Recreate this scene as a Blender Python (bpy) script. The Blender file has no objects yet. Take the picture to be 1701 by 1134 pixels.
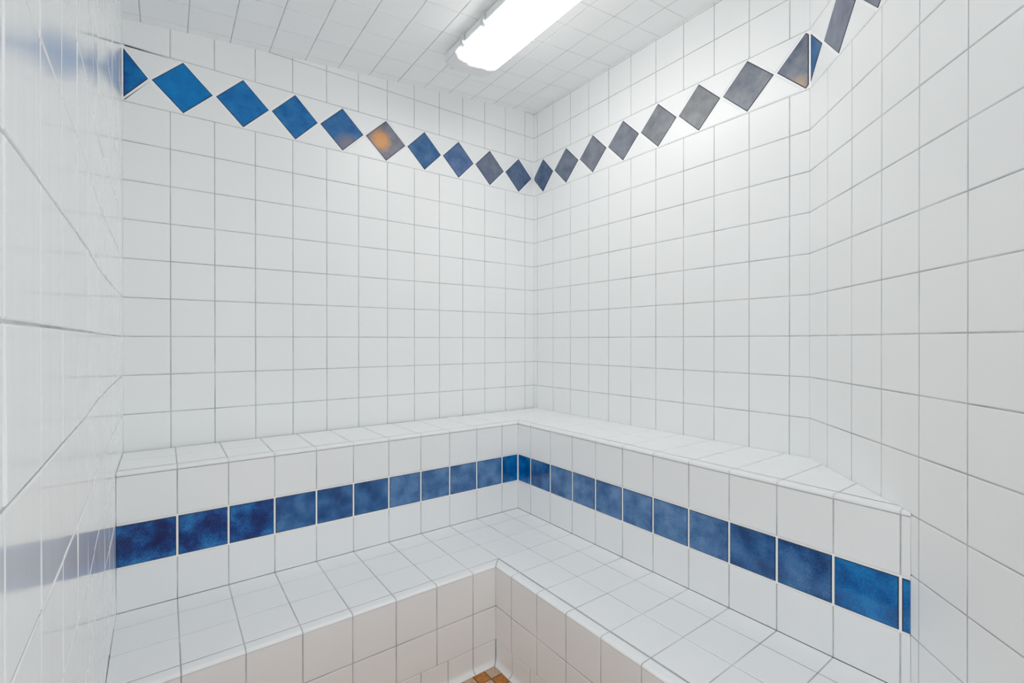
import bpy, bmesh, math, random
from mathutils import Vector, Matrix

# ------------------------------------------------------------------ scene
scene = bpy.context.scene
COL = scene.collection
S = 0.154                 # one 6 inch wall tile with its joint, in metres
FLOOR = -8.50             # floor level in tile rows below the eye-level joint
rng = random.Random(7)

def W(u, v, z):
    return Vector((u * S, v * S, (z - FLOOR) * S))

# ------------------------------------------------------------------ materials
def new_mat(name):
    m = bpy.data.materials.new(name); m.use_nodes = True
    nt = m.node_tree
    for n in list(nt.nodes): nt.nodes.remove(n)
    out = nt.nodes.new('ShaderNodeOutputMaterial')
    b = nt.nodes.new('ShaderNodeBsdfPrincipled')
    nt.links.new(b.outputs[0], out.inputs[0])
    return m, nt, b

def coords(nt):
    g = nt.nodes.new('ShaderNodeNewGeometry')
    return g.outputs['Position']

def noise(nt, scale, detail=3, rough=0.5, vec=None):
    n = nt.nodes.new('ShaderNodeTexNoise')
    n.inputs['Scale'].default_value = scale
    n.inputs['Detail'].default_value = detail
    n.inputs['Roughness'].default_value = rough
    nt.links.new(vec if vec is not None else coords(nt), n.inputs['Vector'])
    return n

def ramp(nt, fac, stops):
    r = nt.nodes.new('ShaderNodeValToRGB')
    e = r.color_ramp.elements
    while len(e) < len(stops): e.new(0.5)
    for el, (p, c) in zip(e, stops):
        el.position = p; el.color = (*c, 1)
    nt.links.new(fac, r.inputs[0])
    return r

def bump(nt, b, height, strength, dist):
    k = nt.nodes.new('ShaderNodeBump')
    k.inputs['Strength'].default_value = strength
    k.inputs['Distance'].default_value = dist
    nt.links.new(height, k.inputs['Height'])
    nt.links.new(k.outputs[0], b.inputs['Normal'])

def srgb(r, g, b):
    f = lambda c: (c / 255 / 12.92) if c / 255 <= .04045 else ((c / 255 + .055) / 1.055) ** 2.4
    return (f(r), f(g), f(b))

def white_tile(name, lo, hi, rough, spec=0.4, wavy=False):
    m, nt, b = new_mat(name)
    b.inputs['Specular IOR Level'].default_value = spec
    n = noise(nt, 2.2, 2)
    r = ramp(nt, n.outputs[0], [(0.3, lo), (0.7, hi)])
    nt.links.new(r.outputs[0], b.inputs['Base Color'])
    b.inputs['Roughness'].default_value = rough
    vec = coords(nt)
    if wavy:                       # glaze that ran down the tiles
        k = nt.nodes.new('ShaderNodeVectorMath'); k.operation = 'MULTIPLY'
        nt.links.new(vec, k.inputs[0]); k.inputs[1].default_value = (1, 1, .06); vec = k.outputs[0]
        w = noise(nt, 24, 2, 0.5, vec); bump(nt, b, w.outputs[0], 0.07, 0.004)
    else:
        w = noise(nt, 18, 2, 0.4, vec); bump(nt, b, w.outputs[0], 0.03, 0.004)
    return m

def grout_mat(name, lo, hi):
    m, nt, b = new_mat(name)
    n = noise(nt, 7, 4, 0.6)
    r = ramp(nt, n.outputs[0], [(0.35, lo), (0.65, hi)])
    nt.links.new(r.outputs[0], b.inputs['Base Color'])
    b.inputs['Roughness'].default_value = 0.85
    return m

M_TILE = white_tile('white_glazed_tile', (0.884, 0.894, 0.894), (0.900, 0.910, 0.910), 0.32)
M_SHINY = white_tile('glossy_white_tile', (0.884, 0.894, 0.894), (0.900, 0.910, 0.910), 0.12, .4, True)
M_GROUT = grout_mat('grey_grout', (0.40, 0.41, 0.41), (0.64, 0.65, 0.65))
M_WHITE_GROUT = grout_mat('white_grout', (0.93, 0.94, 0.95), (0.96, 0.965, 0.97))
M_CEIL_GROUT = grout_mat('pale_grout', (0.60, 0.61, 0.61), (0.78, 0.79, 0.79))

def glaze(name, dark, mid, light, seed):
    m, nt, b = new_mat(name)
    p = nt.nodes.new('ShaderNodeVectorMath'); p.operation = 'ADD'
    nt.links.new(coords(nt), p.inputs[0]); p.inputs[1].default_value = (seed, seed * .7, 0)
    n1 = noise(nt, 14, 2, 0.5, p.outputs[0]); n2 = noise(nt, 330, 1, 0.5, p.outputs[0])
    mx = nt.nodes.new('ShaderNodeMath'); mx.operation = 'MULTIPLY_ADD'
    nt.links.new(n2.outputs[0], mx.inputs[0]); mx.inputs[1].default_value = 0.55
    nt.links.new(n1.outputs[0], mx.inputs[2])
    r = ramp(nt, mx.outputs[0], [(0.58, dark), (0.78, mid), (0.98, light)])
    nt.links.new(r.outputs[0], b.inputs['Base Color'])
    b.inputs['Roughness'].default_value = 0.06
    b.inputs['Specular IOR Level'].default_value = .5
    w = noise(nt, 20, 2, 0.4)
    bump(nt, b, w.outputs[0], 0.02, 0.004)
    return m

BLUES = [glaze('deep_blue_glaze', srgb(0, 34, 92), srgb(0, 72, 142), srgb(34, 126, 194), 1.3),
         glaze('mid_blue_glaze', srgb(20, 66, 120), srgb(42, 98, 156), srgb(74, 124, 176), 5.1),
         glaze('soft_blue_glaze', srgb(48, 92, 146), srgb(76, 122, 172), srgb(106, 144, 188), 9.7),
         glaze('bright_blue_glaze', srgb(0, 76, 140), srgb(4, 108, 178), srgb(24, 132, 198), 3.3)]
m, nt, b = new_mat('dark_glaze_edge'); b.inputs['Base Color'].default_value = (*srgb(16, 28, 50), 1); b.inputs['Roughness'].default_value = .3
M_EDGE = m

# ------------------------------------------------------------------ objects
def link(name, bm, mats, parent=None, want=None):
    bm.normal_update()
    if want is not None and bm.faces:
        t = Vector((0, 0, 0))
        for f in bm.faces: t += f.normal * f.calc_area()
        if t.dot(Vector(want)) < 0: bmesh.ops.reverse_faces(bm, faces=bm.faces[:])
    me = bpy.data.meshes.new(name); bm.to_mesh(me); bm.free()
    for mm in mats: me.materials.append(mm)
    o = bpy.data.objects.new(name, me); COL.objects.link(o)
    if parent is not None:
        o.parent = parent
        o.matrix_parent_inverse = parent.matrix_basis.inverted()
    return o

def structure(o, label, cat):
    o['kind'] = 'structure'; o['label'] = label; o['category'] = cat

G, BV, HT = 0.011, 0.016, 0.010      # half joint, bevel and tile height, in tiles

ENDG = 0.4               # joints in the inner corners are narrower
def axis(lines, extra=()):
    """coordinates, height factors and tile index across a run of joints"""
    cs = []
    for i, (a, b_) in enumerate(zip(lines[:-1], lines[1:])):
        if b_ - a < 4 * (G + BV):
            continue
        ga = G * (ENDG if i == 0 else 1); gb = G * (ENDG if i == len(lines) - 2 else 1)
        cs += [(a + ga, 0, i), (a + ga + BV * .4, .72, i), (a + ga + BV, 1, i)]
        cs += [(x, 1, i) for x in extra if a + ga + BV < x < b_ - gb - BV]
        cs += [(b_ - gb - BV, 1, i), (b_ - gb - BV * .4, .72, i), (b_ - gb, 0, i)]
    cs = [(lines[0], 0, None)] + cs + [(lines[-1], 0, None)]
    return cs

def tile_grid(bm, mp, al, bl, extra_a=(), extra_b=(), keep=None, tilt=0.0035, tile_index=0, grout_index=1, pick=None, edge_index=None, cross_index=None):
    A, B = axis(al, extra_a), axis(bl, extra_b)
    tl = {}
    def off(i, j, a, b_):
        if i is None or j is None: return 0
        if (i, j) not in tl:
            tl[i, j] = (rng.uniform(-1, 1) * tilt * .5, rng.uniform(-1, 1) * tilt, rng.uniform(-1, 1) * tilt)
        o = tl[i, j]
        return o[0] + o[1] * (a - (al[i] + al[i + 1]) / 2) + o[2] * (b_ - (bl[j] + bl[j + 1]) / 2)
    vs = {}
    def vert(p, q):
        if (p, q) not in vs:
            a, ha, i = A[p]; b_, hb, j = B[q]
            h = min(ha, hb)
            hh = h * (HT + off(i, j, a, b_))
            vs[p, q] = bm.verts.new(mp(a, b_, hh))
        return vs[p, q]
    for p in range(len(A) - 1):
        for q in range(len(B) - 1):
            ca, cb = (A[p][0] + A[p + 1][0]) / 2, (B[q][0] + B[q + 1][0]) / 2
            if A[p + 1][0] - A[p][0] < 1e-6 or B[q + 1][0] - B[q][0] < 1e-6: continue
            if keep and not keep(ca, cb): continue
            try:
                f = bm.faces.new((vert(p, q), vert(p + 1, q), vert(p + 1, q + 1), vert(p, q + 1)))
            except ValueError:
                continue
            hs = [min(A[x][1], B[y][1]) for x, y in ((p, q), (p + 1, q), (p + 1, q + 1), (p, q + 1))]
            same = A[p][2] is not None and A[p][2] == A[p + 1][2] and B[q][2] is not None and B[q][2] == B[q + 1][2]
            if max(hs) == 0 or not same:
                f.material_index = grout_index
                if cross_index is not None and A[p][2] is not None and A[p][2] == A[p + 1][2]: f.material_index = cross_index
            else:
                f.material_index = pick(A[p][2], B[q][2]) if pick else tile_index
                if edge_index is not None and min(hs) < 1: f.material_index = edge_index
    return bm

def cut(bm, co, no):
    """keep what lies on the far side of -no"""
    geom = bm.verts[:] + bm.edges[:] + bm.faces[:]
    bmesh.ops.bisect_plane(bm, geom=geom, plane_co=co, plane_no=no, clear_outer=True, dist=1e-7)

def raised_poly(bm, mp, pts, g, bv, ht, face_i=0, edge_i=0):
    """a bevelled tile of any convex outline"""
    c = [sum(p[k] for p in pts) / len(pts) for k in (0, 1)]
    ar = sum(pts[i][0] * pts[(i + 1) % len(pts)][1] - pts[(i + 1) % len(pts)][0] * pts[i][1] for i in range(len(pts)))
    if ar < 0: pts = pts[::-1]
    n = len(pts)
    def inset(d):
        res = []
        for i in range(n):
            p0, p1, p2 = Vector(pts[i - 1]), Vector(pts[i]), Vector(pts[(i + 1) % n])
            e1, e2 = (p1 - p0).normalized(), (p2 - p1).normalized()
            n1, n2 = Vector((-e1.y, e1.x)), Vector((-e2.y, e2.x))
            k = n1 + n2
            res.append(p1 + k * (d / max(0.15, k.dot(n1))))
        return res
    rings = []
    for d, h in ((g, 0), (g + bv * .4, .72 * ht), (g + bv, ht)):
        rings.append([bm.verts.new(mp(q.x, q.y, h)) for q in inset(d)])
    for r0, r1 in zip(rings[:-1], rings[1:]):
        for i in range(n):
            f = bm.faces.new((r0[i], r0[(i + 1) % n], r1[(i + 1) % n], r1[i])); f.material_index = edge_i
    f = bm.faces.new(rings[-1]); f.material_index = face_i

def clip(poly, lo, hi):
    """clip a 2D polygon to lo <= x <= hi"""
    for bound, sgn in ((lo, 1), (hi, -1)):
        out = []
        for i in range(len(poly)):
            a, b_ = poly[i - 1], poly[i]
            da, db = (a[0] - bound) * sgn, (b_[0] - bound) * sgn
            if da * db < 0:
                t = da / (da - db)
                out.append((a[0] + (b_[0] - a[0]) * t, a[1] + (b_[1] - a[1]) * t))
            if db >= 0: out.append(b_)
        poly = out
        if len(poly) < 3: return []
    q = []
    for p in poly:
        if not q or (abs(p[0] - q[-1][0]) + abs(p[1] - q[-1][1])) > 1e-4: q.append(p)
    if q and abs(q[0][0] - q[-1][0]) + abs(q[0][1] - q[-1][1]) < 1e-4: q.pop()
    return q

# ------------------------------------------------------------------ measured layout (in tiles)
LA, LB = 13.48, 10.626
ANG = math.radians(45.96)
WA, WB = 2.40, 2.668            # depth of the upper tier on each arm
D0, D1 = 2.735, 3.00            # nosing start and front face of the lower tier
CEIL0, CEILS = 9.5, 0.1046      # ceiling height at the corner and its fall to the left
VF = 17.3                       # open front end, left unwalled so the world light fills the room
SC = (VF - LB) / math.cos(ANG)
BOW = [(0, 13.485), (3, 13.475), (6, 13.44), (8, 13.368), (11, 13.32), (18, 13.25)]
def bow(v):
    if v <= 0: return BOW[0][1]
    for (a, x), (b_, y) in zip(BOW[:-1], BOW[1:]):
        if a <= v <= b_: return x + (y - x) * (v - a) / (b_ - a)
    return BOW[-1][1]
mapA = lambda a, z, h: W(a, h, z)
mapB = lambda a, z, h: W(h, a, z)
mapC = lambda a, z, h: W(a * math.sin(ANG) + h * math.cos(ANG), LB + a * math.cos(ANG) - h * math.sin(ANG), z)
mapD = lambda a, z, h: W(bow(a) - h, a, z)
CEIL_CO = W(0, 0, CEIL0); CEIL_NO = Vector((CEILS, 0, 1)).normalized()
C_CO = W(0, LB, 0); C_NO = Vector((-math.cos(ANG), math.sin(ANG), 0))     # pointing out of the room

ROWS = [FLOOR] + [float(k) for k in range(-8, 7)] + [7.44, 8.445, 9.45, 9.9]
A_J = [0] + [0.485, 1.486, 2.488, 3.485, 4.477, 5.471, 6.466, 7.458, 8.47, 9.465, 10.479, 11.488, 12.49] + [LA]
B_J = [0] + [0.227, 1.234, 2.229, 3.212, 4.18, 5.167, 6.166, 7.163, 8.148, 9.149, 10.164] + [LB]
C_J = [0] + [0.873 + k for k in range(9)] + [SC]
D_J = [0] + [1.06 + .99 * k for k in range(16)] + [VF]
in_border = lambda a, z: 6.0 < z < 7.44

def wall(name, mp, al, label, border, want, mat=M_TILE, tilt=0.0035):
    bm = bmesh.new()
    keep = None
    if border: keep = lambda a, z: not (6.0 + G < z < 7.44 - G)
    tile_grid(bm, mp, al, ROWS, keep=keep, tilt=tilt)
    cut(bm, CEIL_CO, CEIL_NO)
    o = link(name, bm, [mat, M_GROUT], None, want)
    structure(o, label, 'wall')
    return o

wall_A = wall('wall_back', mapA, A_J, 'white tiled back wall on the left with a border of mostly blue diamonds', True, (0, 1, 0))
wall_B = wall('wall_right', mapB, B_J, 'white tiled wall right of the room corner with a border of grey-blue diamonds', True, (1, 0, 0))
wall_C = wall('wall_diagonal', mapC, C_J, 'white tiled angled wall at far right cutting across the benches', True, -C_NO)
wall_D = wall('wall_left', mapD, D_J, 'glossy white tiled wall at far left seen at a steep angle', False, (-1, 0, 0), mat=M_SHINY, tilt=0.005)

# ---- ceiling
bm = bmesh.new()
mapT = lambda a, b_, h: W(a, b_, CEIL0 - CEILS * a - h)
tile_grid(bm, mapT, [0] + [0.11 + k for k in range(1, 14)] + [13.6], [0] + [0.31 + .998 * k for k in range(17)] + [VF], cross_index=2)
cut(bm, C_CO, C_NO)
o = link('ceiling', bm, [M_TILE, M_GROUT, M_CEIL_GROUT], None, (0, 0, -1))
structure(o, 'sloping white tiled ceiling', 'ceiling')

# ---- floor of small brown mosaic
def mosaic(name, c1, c2, sc):
    m, nt, b = new_mat(name)
    n = noise(nt, sc, 3, .7)
    r = ramp(nt, n.outputs[0], [(0.38, c1), (0.62, c2)])
    nt.links.new(r.outputs[0], b.inputs['Base Color']); b.inputs['Roughness'].default_value = .4
    return m
M_MOS = [mosaic('amber_mosaic', srgb(172, 102, 24), srgb(198, 128, 48), 60),
         mosaic('rust_mosaic', srgb(132, 74, 20), srgb(168, 102, 34), 60),
         mosaic('speckled_mosaic', srgb(150, 118, 88), srgb(232, 208, 184), 300)]
M_DGROUT = grout_mat('dark_floor_grout', srgb(70, 44, 24), srgb(110, 76, 44))
FG = 0.335
bm = bmesh.new()
fl = lambda a, b_, h: W(a, b_, FLOOR + h * .6 - .01)
ua = [5.77 + FG * k for k in range(0, 24) if 5.77 + FG * k < 13.3] + [13.45]
va = [5.50 + FG * k for k in range(0, 36) if 5.50 + FG * k < VF] + [VF]
choice = {}
def pickf(i, j):
    if (i, j) not in choice: choice[i, j] = 2 if (i + j) % 2 == 0 else (0 if rng.random() < .7 else (1 if rng.random() < .4 else 2))
    return choice[i, j]
tile_grid(bm, fl, ua, va, pick=pickf, grout_index=3)
f = bm.faces.new([bm.verts.new(W(x, y, FLOOR - .03)) for x, y in ((-.2, -.2), (13.6, -.2), (13.6, VF), (-.2, VF))]); f.material_index = 3
cut(bm, C_CO, C_NO)
o = link('floor', bm, M_MOS + [M_DGROUT], None, (0, 0, 1))
structure(o, 'brown and beige mosaic floor at the foot of the benches', 'floor')

# ------------------------------------------------------------------ diamond borders (part of each wall)
DIAMOND_MATS = {}
def diamond_mat(dark, light, blotch=None, tint=None):
    key = (dark, light, blotch, tint)
    if key in DIAMOND_MATS: return DIAMOND_MATS[key]
    m, nt, b = new_mat('diamond_glaze')
    n1 = noise(nt, 18, 3, .55); n2 = noise(nt, 420, 2, .6)
    mx = nt.nodes.new('ShaderNodeMath'); mx.operation = 'MULTIPLY_ADD'
    nt.links.new(n2.outputs[0], mx.inputs[0]); mx.inputs[1].default_value = .35
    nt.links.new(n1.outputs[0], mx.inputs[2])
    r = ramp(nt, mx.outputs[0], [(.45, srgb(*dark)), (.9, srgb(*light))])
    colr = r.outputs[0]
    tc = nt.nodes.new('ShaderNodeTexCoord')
    for spec in (tint, blotch):
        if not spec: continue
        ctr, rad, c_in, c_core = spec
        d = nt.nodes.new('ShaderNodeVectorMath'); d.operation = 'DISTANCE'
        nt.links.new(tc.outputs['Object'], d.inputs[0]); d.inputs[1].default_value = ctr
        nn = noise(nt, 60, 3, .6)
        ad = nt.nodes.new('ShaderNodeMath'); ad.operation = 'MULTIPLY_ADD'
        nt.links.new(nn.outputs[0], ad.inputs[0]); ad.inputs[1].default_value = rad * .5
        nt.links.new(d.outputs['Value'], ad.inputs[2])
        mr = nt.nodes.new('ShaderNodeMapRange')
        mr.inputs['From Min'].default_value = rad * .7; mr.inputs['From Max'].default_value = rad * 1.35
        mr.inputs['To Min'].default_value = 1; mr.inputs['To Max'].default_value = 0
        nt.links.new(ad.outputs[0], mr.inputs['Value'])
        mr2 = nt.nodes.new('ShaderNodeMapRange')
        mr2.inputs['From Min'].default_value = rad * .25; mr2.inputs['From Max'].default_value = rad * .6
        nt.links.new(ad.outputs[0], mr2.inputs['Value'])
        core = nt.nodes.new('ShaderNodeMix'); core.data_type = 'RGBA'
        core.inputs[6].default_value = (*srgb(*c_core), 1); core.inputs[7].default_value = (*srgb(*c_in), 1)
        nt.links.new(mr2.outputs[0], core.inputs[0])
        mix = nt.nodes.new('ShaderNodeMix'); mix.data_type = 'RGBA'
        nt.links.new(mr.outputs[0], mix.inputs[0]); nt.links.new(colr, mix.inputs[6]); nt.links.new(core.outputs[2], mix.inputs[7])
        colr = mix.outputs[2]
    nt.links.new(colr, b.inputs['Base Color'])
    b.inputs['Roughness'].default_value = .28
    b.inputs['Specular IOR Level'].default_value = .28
    DIAMOND_MATS[key] = m
    return m

ZM, ZT, ZB = 6.722, 7.44, 6.0
def border(wallo, mp, joints, lo, hi, specs, centres=None):
    bm = bmesh.new()
    # bed of white grout
    n = max(2, int(hi - lo))
    prev = None
    for i in range(n + 1):
        a = lo + (hi - lo) * i / n
        cur = (bm.verts.new(mp(a, ZB + G, .001)), bm.verts.new(mp(a, ZT - G, .001)))
        if prev: f = bm.faces.new((prev[0], cur[0], cur[1], prev[1])); f.material_index = 1
        prev = cur
    cs = [(a + b_) / 2 for a, b_ in zip(joints[:-1], joints[1:])]
    if centres:
        for k, c in centres.items(): cs[k] = c
    first = 2 * joints[0] - cs[0]; last = 2 * joints[-1] - cs[-1]
    ext = [first] + cs + [last]
    for k, j in enumerate(joints):
        for zz in (ZT, ZB):
            p = clip([(ext[k], zz), (j, ZM), (ext[k + 1], zz)], lo, hi)
            if len(p) >= 3: raised_poly(bm, mp, p, .022, BV, HT)
    bo = link('diamond_border', bm, [M_TILE, M_WHITE_GROUT], wallo)
    for k, c in enumerate(cs):
        p = clip([(joints[k], ZM), (c, ZT), (joints[k + 1], ZM), (c, ZB)], lo, hi)
        if len(p) < 3: continue
        bm = bmesh.new()
        org = mp(min(max(c, lo), hi), ZM, 0)
        mp2 = lambda a, z, h, mp=mp, org=org: mp(a, z, h) - org
        raised_poly(bm, mp2, p, .026, .022, HT, 0, 1)
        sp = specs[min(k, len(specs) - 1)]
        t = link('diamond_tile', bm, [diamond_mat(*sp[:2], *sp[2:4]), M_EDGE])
        t.location = org; t.parent = bo
        if len(sp) > 4: t['label'] = sp[4]
    return bo

slate = (78, 88, 106); slate2 = (110, 118, 132)
A_SPECS = [((62, 88, 128), (108, 126, 154)),
           ((88, 102, 128), (126, 136, 152)),
           ((66, 98, 146), (106, 130, 168)),
           ((34, 86, 138), (84, 122, 164)),
           ((96, 98, 114), (130, 132, 144), ((0.030, 0, -0.004), .060, (214, 146, 80), (214, 150, 90)), None, 'grey diamond tile with an orange-brown blotch'),  # orange-brown blotch mixed into the tile's base colour
           ((20, 90, 150), (64, 122, 176), None, ((-0.03, 0, -0.085), .075, (124, 122, 140), (124, 122, 140)), 'blue diamond tile fading to grey at its bottom'),
           ((0, 92, 162), (52, 130, 188)),
           ((0, 96, 168), (34, 130, 194)),
           ((0, 108, 182), (4, 132, 200)),
           ((0, 72, 146), (0, 128, 196))]
B_SPECS = [((62, 88, 126), (108, 124, 150)),  # reflected lamp haze on this wall is greyed into the base colours
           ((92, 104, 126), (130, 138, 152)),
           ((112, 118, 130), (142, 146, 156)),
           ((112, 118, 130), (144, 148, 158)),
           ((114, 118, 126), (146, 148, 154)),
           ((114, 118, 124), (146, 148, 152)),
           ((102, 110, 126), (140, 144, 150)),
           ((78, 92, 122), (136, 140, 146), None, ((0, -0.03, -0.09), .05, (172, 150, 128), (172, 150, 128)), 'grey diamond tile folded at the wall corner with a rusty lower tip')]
C_SPECS = [((28, 84, 140), (76, 118, 166), None, None, 'narrow blue diamond half beside the wall corner'),
           ((104, 112, 130), (138, 144, 158)), ((104, 112, 130), (138, 144, 158))]
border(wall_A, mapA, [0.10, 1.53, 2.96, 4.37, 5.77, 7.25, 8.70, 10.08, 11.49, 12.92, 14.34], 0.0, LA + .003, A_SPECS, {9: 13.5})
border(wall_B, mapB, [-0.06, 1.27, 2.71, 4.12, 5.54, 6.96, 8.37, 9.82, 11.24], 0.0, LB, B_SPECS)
border(wall_C, mapC, [-0.76, 0.655, 2.045, 3.455, 4.865, 6.275, 7.685, 9.095], 0.012, SC, C_SPECS)

# ------------------------------------------------------------------ benches
def empty(name, loc, label, cat):
    e = bpy.data.objects.new(name, None); COL.objects.link(e)
    e.empty_display_size = .1; e.location = loc
    e['label'] = label; e['category'] = cat
    bpy.context.view_layer.update()
    return e

U_J = [0.32, 1.33, 2.34, 3.345, 4.36, 5.37, 6.36, 7.375, 8.40, 9.38, 10.385, 11.39, 12.395]
V_J = [0.09, 1.09, 2.09, 3.10, 4.105, 5.12, 6.075, 7.07, 8.06, 9.07, 10.06, 11.06, 12.06, 13.05, 14.05, 15.05, 16.05]
UEND = 13.52
GAP = HT + .006
def dcut(bm):
    cut(bm, C_CO - C_NO * (HT + .004) * S, C_NO)
def WL(u, v, z):          # the left ends of the benches butt against the left wall
    return W(min(u, bow(max(0, v)) - GAP), v, z)

def profile(d0, d1, z0, rx, rz, n=6):
    """top run of a nosing, then its rounded front; points, normals, lengths"""
    pts = [(d0, z0), (d1 - rx, z0)]
    for k in range(1, n + 1):
        t = math.pi / 2 * k / n
        pts.append((d1 - rx + rx * math.sin(t), z0 - rz + rz * math.cos(t)))
    return pts

def cove_profile(d, z0, z1, r, n=7):
    pts = [(d, z0), (d, z1 + r)]
    for k in range(1, n + 1):
        t = math.pi / 2 * k / n
        pts.append((d + r - r * math.cos(t), z1 + r - r * math.sin(t)))
    return pts

def sweep(pts):
    L = [0]
    for a, b_ in zip(pts[:-1], pts[1:]): L.append(L[-1] + math.dist(a, b_))
    def at(t):
        for k in range(len(pts) - 1):
            if t <= L[k + 1] + 1e-9 or k == len(pts) - 2:
                f = (t - L[k]) / (L[k + 1] - L[k])
                a, b_ = pts[k], pts[k + 1]
                e = Vector((b_[0] - a[0], b_[1] - a[1])).normalized()
                return (a[0] + (b_[0] - a[0]) * f, a[1] + (b_[1] - a[1]) * f), Vector((-e.y, e.x))
    return at, L

def edge_strip(name, pts, parent, uj, vj, want, grout=M_GROUT):
    """a run of shaped trim along both arms of the L, mitred at the inner corner"""
    at, L = sweep(pts)
    bm = bmesh.new()
    mu = lambda a, t, h: (lambda q: WL(a, WA + q[0][0] + q[1].x * h, q[0][1] + q[1].y * h))(at(t))
    mv = lambda a, t, h: (lambda q: W(WB + q[0][0] + q[1].x * h, a, q[0][1] + q[1].y * h))(at(t))
    lo = pts[0][0]
    nu = Vector((-1, 1, 0)).normalized()          # towards the right-hand arm
    off = nu * (.013 * S)
    co = W(WB, WA, 0)
    b1 = bmesh.new(); tile_grid(b1, mu, [WB + lo - .3] + [x for x in uj if x > WB + lo + .1] + [UEND], [0, L[-1]], extra_b=L[1:-1], tilt=.001)
    cut(b1, co - off, nu)
    b2 = bmesh.new(); tile_grid(b2, mv, [WA + lo - .3] + [x for x in vj if x > WA + lo + .1] + [VF], [0, L[-1]], extra_b=L[1:-1], tilt=.001)
    cut(b2, co + off, -nu); dcut(b2)
    # mitre joint
    b3 = bmesh.new(); prev = None
    for t in L:
        q, nn = at(t)
        c = W(WB + q[0], WA + q[0], q[1] + nn.y * .004) + Vector((nn.x, nn.x, 0)) * (.004 * S)
        cur = (b3.verts.new(c - nu * .016 * S), b3.verts.new(c + nu * .016 * S))
        if prev: f = b3.faces.new((prev[0], cur[0], cur[1], prev[1])); f.material_index = 1
        prev = cur
    for x in (b1, b2, b3):
        tmp = bpy.data.meshes.new('tmp'); x.to_mesh(tmp); x.free(); bm.from_mesh(tmp); bpy.data.meshes.remove(tmp)
    return link(name, bm, [M_TILE, grout], parent, want)

def face_tiles(name, parent, mp, al, zl, want, arm, mats=None, pick=None, edge_index=None):
    bm = bmesh.new()
    tile_grid(bm, mp, al, zl, pick=pick, tilt=.003, edge_index=edge_index)
    if arm == 'v': dcut(bm)
    return link(name, bm, mats or [M_TILE, M_GROUT], parent, want)

# ---- upper tier
ZU = -2.955
up = empty('upper_bench', W(6.5, 1.2, FLOOR), 'taller white tiled bench tier along the walls with a blue tile stripe across its front', 'bench')
NU = .25
bm = bmesh.new()
# outside the nosing the top is one L of tiles
tile_grid(bm, lambda a, b_, h: WL(a, b_, ZU + h - HT), [GAP] + U_J + [UEND], [GAP] + V_J + [VF],
          keep=None, tilt=.002, extra_a=[WB - NU], extra_b=[WA - NU])
geom = [f for f in bm.faces if f.calc_center_median().x > (WB - NU) * S and f.calc_center_median().y > (WA - NU) * S]
bmesh.ops.delete(bm, geom=geom, context='FACES')
dcut(bm)
link('seat', bm, [M_TILE, M_GROUT], up, (0, 0, 1))
edge_strip('nosing', profile(-NU, 0, ZU - HT, .022, .066), up, U_J, V_J, (0, 0, 1), M_CEIL_GROUT)
LU = [WB - HT] + [x for x in U_J if x > WB + .2] + [UEND]
LV = [WA - HT] + [x for x in V_J if x > WA + .2] + [VF]
mapRA = lambda a, z, h: WL(a, WA + h - HT, z)
mapRB = lambda a, z, h: W(WB + h - HT, a, z)
ZR = [-3.037, -4.055, -5.025, -5.975]
r1 = face_tiles('riser', up, mapRA, LU, [ZR[1], ZR[0]], (0, 1, 0), 'u')
r1b = face_tiles('riser', up, mapRA, LU, [ZR[3], ZR[2]], (0, 1, 0), 'u')
r2 = face_tiles('riser', up, mapRB, LV, [ZR[1], ZR[0]], (1, 0, 0), 'v')
r2b = face_tiles('riser', up, mapRB, LV, [ZR[3], ZR[2]], (1, 0, 0), 'v')
def pick_u(i, j):       # from the corner to the left end
    n = len(LU) - 2
    return [3, 2, 2, 2, 2, 1, 1, 1, 0, 0, 0, 0][min(11, i)] if i < n + 1 else 0
def pick_v(i, j):
    return [3, 1, 2, 2, 2, 2, 2, 2, 1, 1, 3, 3, 3][min(12, i)]
bandmats = [BLUES[0], BLUES[1], BLUES[2], BLUES[3], M_EDGE, M_WHITE_GROUT]
for mp, al, arm, pk, want in ((mapRA, LU, 'u', pick_u, (0, 1, 0)), (mapRB, LV, 'v', pick_v, (1, 0, 0))):
    bm = bmesh.new()
    _G = G; G = .021; ENDG = 1.8
    tile_grid(bm, mp, al, [ZR[2], ZR[1]], pick=pk, tilt=.004, grout_index=5, edge_index=4)
    G = _G; ENDG = .4
    if arm == 'v': dcut(bm)
    o = link('accent_band', bm, bandmats, up, want); o['label'] = 'stripe of glossy blue tiles'

# ---- lower tier
ZL = -5.97
lowb = empty('lower_bench', W(8.5, 4.0, FLOOR), 'lower white tiled bench tier standing in front of the blue striped riser', 'bench')
bm = bmesh.new()
uj = [WB] + [x for x in U_J if x > WB + .2] + [UEND]
vj = [WA] + [x for x in V_J if x > WA + .2] + [VF]
tile_grid(bm, lambda a, b_, h: WL(a, b_, ZL + h - HT), uj, vj, tilt=.003, extra_a=[WB + D0], extra_b=[WA + D0])
geom = [f for f in bm.faces if f.calc_center_median().x > (WB + D0) * S and f.calc_center_median().y > (WA + D0) * S]
bmesh.ops.delete(bm, geom=geom, context='FACES')
dcut(bm)
link('seat', bm, [M_TILE, M_GROUT], lowb, (0, 0, 1))
edge_strip('nosing', profile(D0, D1, ZL - HT, .085, .06), lowb, U_J, V_J, (0, 0, 1))
FU = [WB + D1 - HT] + [x for x in U_J if x > WB + D1 + .1] + [UEND]
FV = [WA + D1 - HT] + [x for x in V_J if x > WA + D1 + .1] + [VF]
ZF = [-7.91, -7.04, -6.03]
face_tiles('front_face', lowb, lambda a, z, h: WL(a, WA + D1 + h - HT, z), FU, ZF, (0, 1, 0), 'u')
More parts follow.
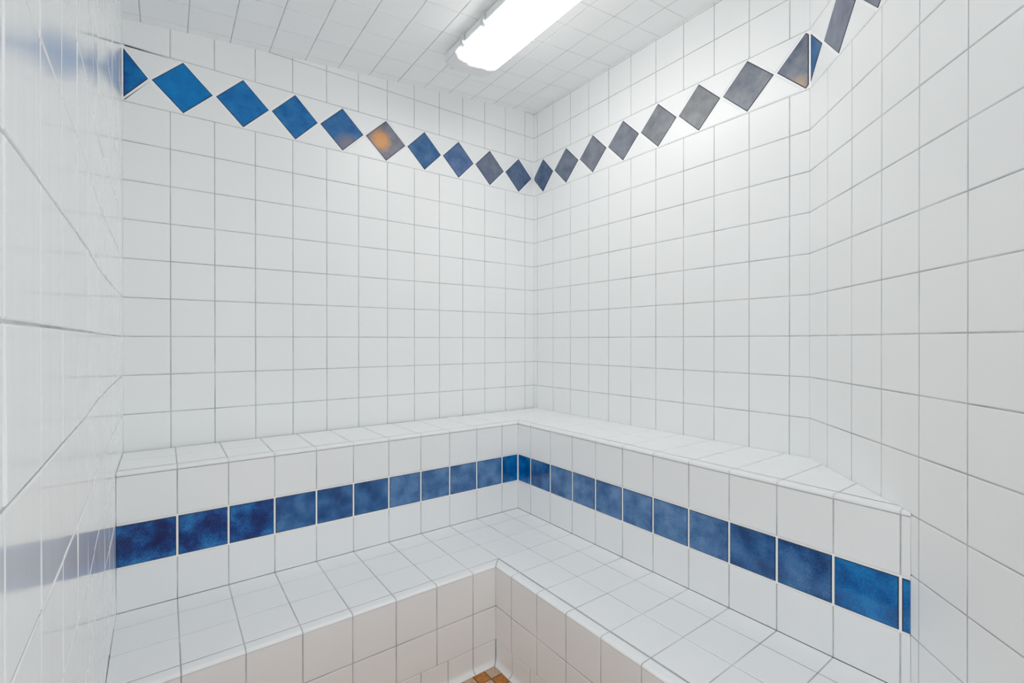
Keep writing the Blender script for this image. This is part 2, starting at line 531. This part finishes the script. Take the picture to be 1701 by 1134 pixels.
face_tiles('front_face', lowb, lambda a, z, h: W(WB + D1 + h - HT, a, z), FV, ZF, (1, 0, 0), 'v')
CU = [WB + D1 + .69 + .715 * k for k in range(11)]
CV = [WA + D1 + .71 + .715 * k for k in range(16)]
edge_strip('cove_base', cove_profile(D1 - HT, -7.91, FLOOR, .13), lowb, CU, CV, (0, 0, 1))

# ------------------------------------------------------------------ ceiling light
m, nt, b = new_mat('grey_plastic'); b.inputs['Base Color'].default_value = (.86, .87, .88, 1); b.inputs['Roughness'].default_value = .4
M_TRAY = m
m, nt, b = new_mat('clear_clip'); b.inputs['Base Color'].default_value = (.7, .71, .73, 1); b.inputs['Roughness'].default_value = .25
M_CLIP = m
m, nt, b = new_mat('lit_diffuser')
b.inputs['Base Color'].default_value = (.82, .82, .82, 1); b.inputs['Roughness'].default_value = .3
tc = nt.nodes.new('ShaderNodeTexCoord'); sx = nt.nodes.new('ShaderNodeSeparateXYZ')
nt.links.new(tc.outputs['Object'], sx.inputs[0])
nz = noise(nt, 22, 3, .6, tc.outputs['Object'])
ad = nt.nodes.new('ShaderNodeMath'); ad.operation = 'MULTIPLY_ADD'
nt.links.new(nz.outputs[0], ad.inputs[0]); ad.inputs[1].default_value = .05; nt.links.new(sx.outputs[1], ad.inputs[2])
LEN = 8.0 * S
def mrange(nt, src, a, b_):
    r = nt.nodes.new('ShaderNodeMapRange'); r.interpolation_type = 'SMOOTHSTEP'
    r.inputs['From Min'].default_value = a; r.inputs['From Max'].default_value = b_
    nt.links.new(src, r.inputs['Value']); return r.outputs[0]
near = mrange(nt, ad.outputs[0], .135, .20)
far = mrange(nt, ad.outputs[0], LEN - .02, LEN - .075)
mu = nt.nodes.new('ShaderNodeMath'); mu.operation = 'MULTIPLY'; nt.links.new(near, mu.inputs[0]); nt.links.new(far, mu.inputs[1])
m2 = nt.nodes.new('ShaderNodeMath'); m2.operation = 'MULTIPLY'; nt.links.new(mu.outputs[0], m2.inputs[0]); m2.inputs[1].default_value = 8.2
nt.links.new(m2.outputs[0], b.inputs['Emission Strength'])
b.inputs['Emission Color'].default_value = (1, .985, .955, 1)
M_LENS = m

LU0, LV0 = 4.78, 2.33
lamp = empty('ceiling_light', W(LU0, LV0, CEIL0 - CEILS * LU0 - .02), 'long lit fluorescent ceiling light under the sloping tiles', 'lamp')
lamp.rotation_euler = (0, math.atan(CEILS), 0)
bpy.context.view_layer.update()

def round_rect(hw, y0, y1, r, n=5):
    pts = []
    for cx, cy, a0 in ((hw - r, y0 + r, -90), (hw - r, y1 - r, 0), (-hw + r, y1 - r, 90), (-hw + r, y0 + r, 180)):
        for k in range(n + 1):
            a = math.radians(a0 + 90 * k / n)
            pts.append((cx + r * math.cos(a), cy + r * math.sin(a)))
    return pts
def loft(rings, cap=True):
    bm = bmesh.new(); vs = [[bm.verts.new(Vector(p) * S) for p in r] for r in rings]
    n = len(rings[0])
    for a, b_ in zip(vs[:-1], vs[1:]):
        for i in range(n): bm.faces.new((a[i], a[(i + 1) % n], b_[(i + 1) % n], b_[i]))
    if cap:
        bm.faces.new(vs[0][::-1]); bm.faces.new(vs[-1])
    bmesh.ops.recalc_face_normals(bm, faces=bm.faces[:])
    return bm
def local(name, bm, mats, parent):
    me = bpy.data.meshes.new(name); bm.to_mesh(me); bm.free()
    for mm in mats: me.materials.append(mm)
    o = bpy.data.objects.new(name, me); COL.objects.link(o); o.parent = parent
    return o
def ring(hw, y0, y1, r, h): return [(x, y, -h) for x, y in round_rect(hw, y0, y1, r)]
L8 = 8.0
tray = loft([ring(.72, .06, L8 - .06, .14, 0), ring(.78, .03, L8 - .03, .16, .06), ring(.79, .02, L8 - .02, .16, .23), ring(.82, 0, L8, .17, .25), ring(.82, 0, L8, .17, .29)])
local('housing', tray, [M_TRAY], lamp)
lens = loft([ring(.80, .02, L8 - .02, .17, .28), ring(.80, .02, L8 - .02, .17, .33), ring(.76, .06, L8 - .06, .2, .40), ring(.66, .14, L8 - .14, .24, .50), ring(.52, .26, L8 - .26, .26, .57), ring(.34, .42, L8 - .42, .26, .60)])
lo = local('diffuser', lens, [M_LENS], lamp)
for p in lo.data.polygons: p.use_smooth = True
def clip_mesh():
    bm = bmesh.new()
    prof = [(0.0, .05), (.06, .07), (.075, .20), (.11, .27), (.09, .36), (.01, .38), (.01, .34), (.05, .33), (.06, .28), (.03, .22), (.03, .10), (0, .09)]
    a = [bm.verts.new(Vector((x, -.07, -z)) * S) for x, z in prof]
    b_ = [bm.verts.new(Vector((x, .07, -z)) * S) for x, z in prof]
    n = len(prof)
    for i in range(n): bm.faces.new((a[i], a[(i + 1) % n], b_[(i + 1) % n], b_[i]))
    bm.faces.new(a[::-1]); bm.faces.new(b_)
    bmesh.ops.recalc_face_normals(bm, faces=bm.faces[:])
    return bm
base = None
spots = [(.79, y, 0) for y in (1.25, 2.35, 4.6, 6.8)] + [(-.79, y, math.pi) for y in (1.25, 2.35, 4.6, 6.8)] + [(.45, .02, -math.pi / 2)]
for i, (x, y, a) in enumerate(spots):
    if base is None:
        c = base = local('latch', clip_mesh(), [M_CLIP], lamp)
    else:
        c = base.copy(); COL.objects.link(c); c.parent = lamp
    c.location = (x * S, y * S, 0); c.rotation_euler = (0, 0, a)

# ------------------------------------------------------------------ camera
cam_d = bpy.data.cameras.new('camera'); cam = bpy.data.objects.new('camera', cam_d); COL.objects.link(cam)
F_PX, YAW, PIT, ROL = 782.15, 0.9353, -0.0024, -0.0003
fw = Vector((-math.cos(YAW) * math.cos(PIT), -math.sin(YAW) * math.cos(PIT), math.sin(PIT)))
r = fw.cross(Vector((0, 0, 1))).normalized()
upv = r.cross(fw).normalized()
r2 = r * math.cos(ROL) + upv * math.sin(ROL); up2 = upv * math.cos(ROL) - r * math.sin(ROL)
M = Matrix((r2, up2, -fw)).transposed().to_4x4()
M.translation = W(12.6185, 15.5399, -0.1043)
cam.matrix_world = M
cam_d.sensor_fit = 'HORIZONTAL'; cam_d.sensor_width = 36.0; cam_d.lens = F_PX * 36.0 / 1701
cam_d.clip_start = .01; cam_d.clip_end = 50
scene.camera = cam

# ------------------------------------------------------------------ world, view
w = bpy.data.worlds.new('world'); scene.world = w; w.use_nodes = True
w.node_tree.nodes['Background'].inputs[0].default_value = (.80, .835, .872, 1)
w.node_tree.nodes['Background'].inputs[1].default_value = 1.65
vs = scene.view_settings
scene.display_settings.display_device = 'sRGB'
vs.view_transform = 'Standard'; vs.look = 'None'; vs.gamma = 1; vs.use_curve_mapping = False
vs.exposure = -0.14
cy = scene.cycles
cy.max_bounces = 16; cy.diffuse_bounces = 12; cy.glossy_bounces = 6
cy.use_denoising = True
cy.caustics_reflective = False
cy.sample_clamp_indirect = 6
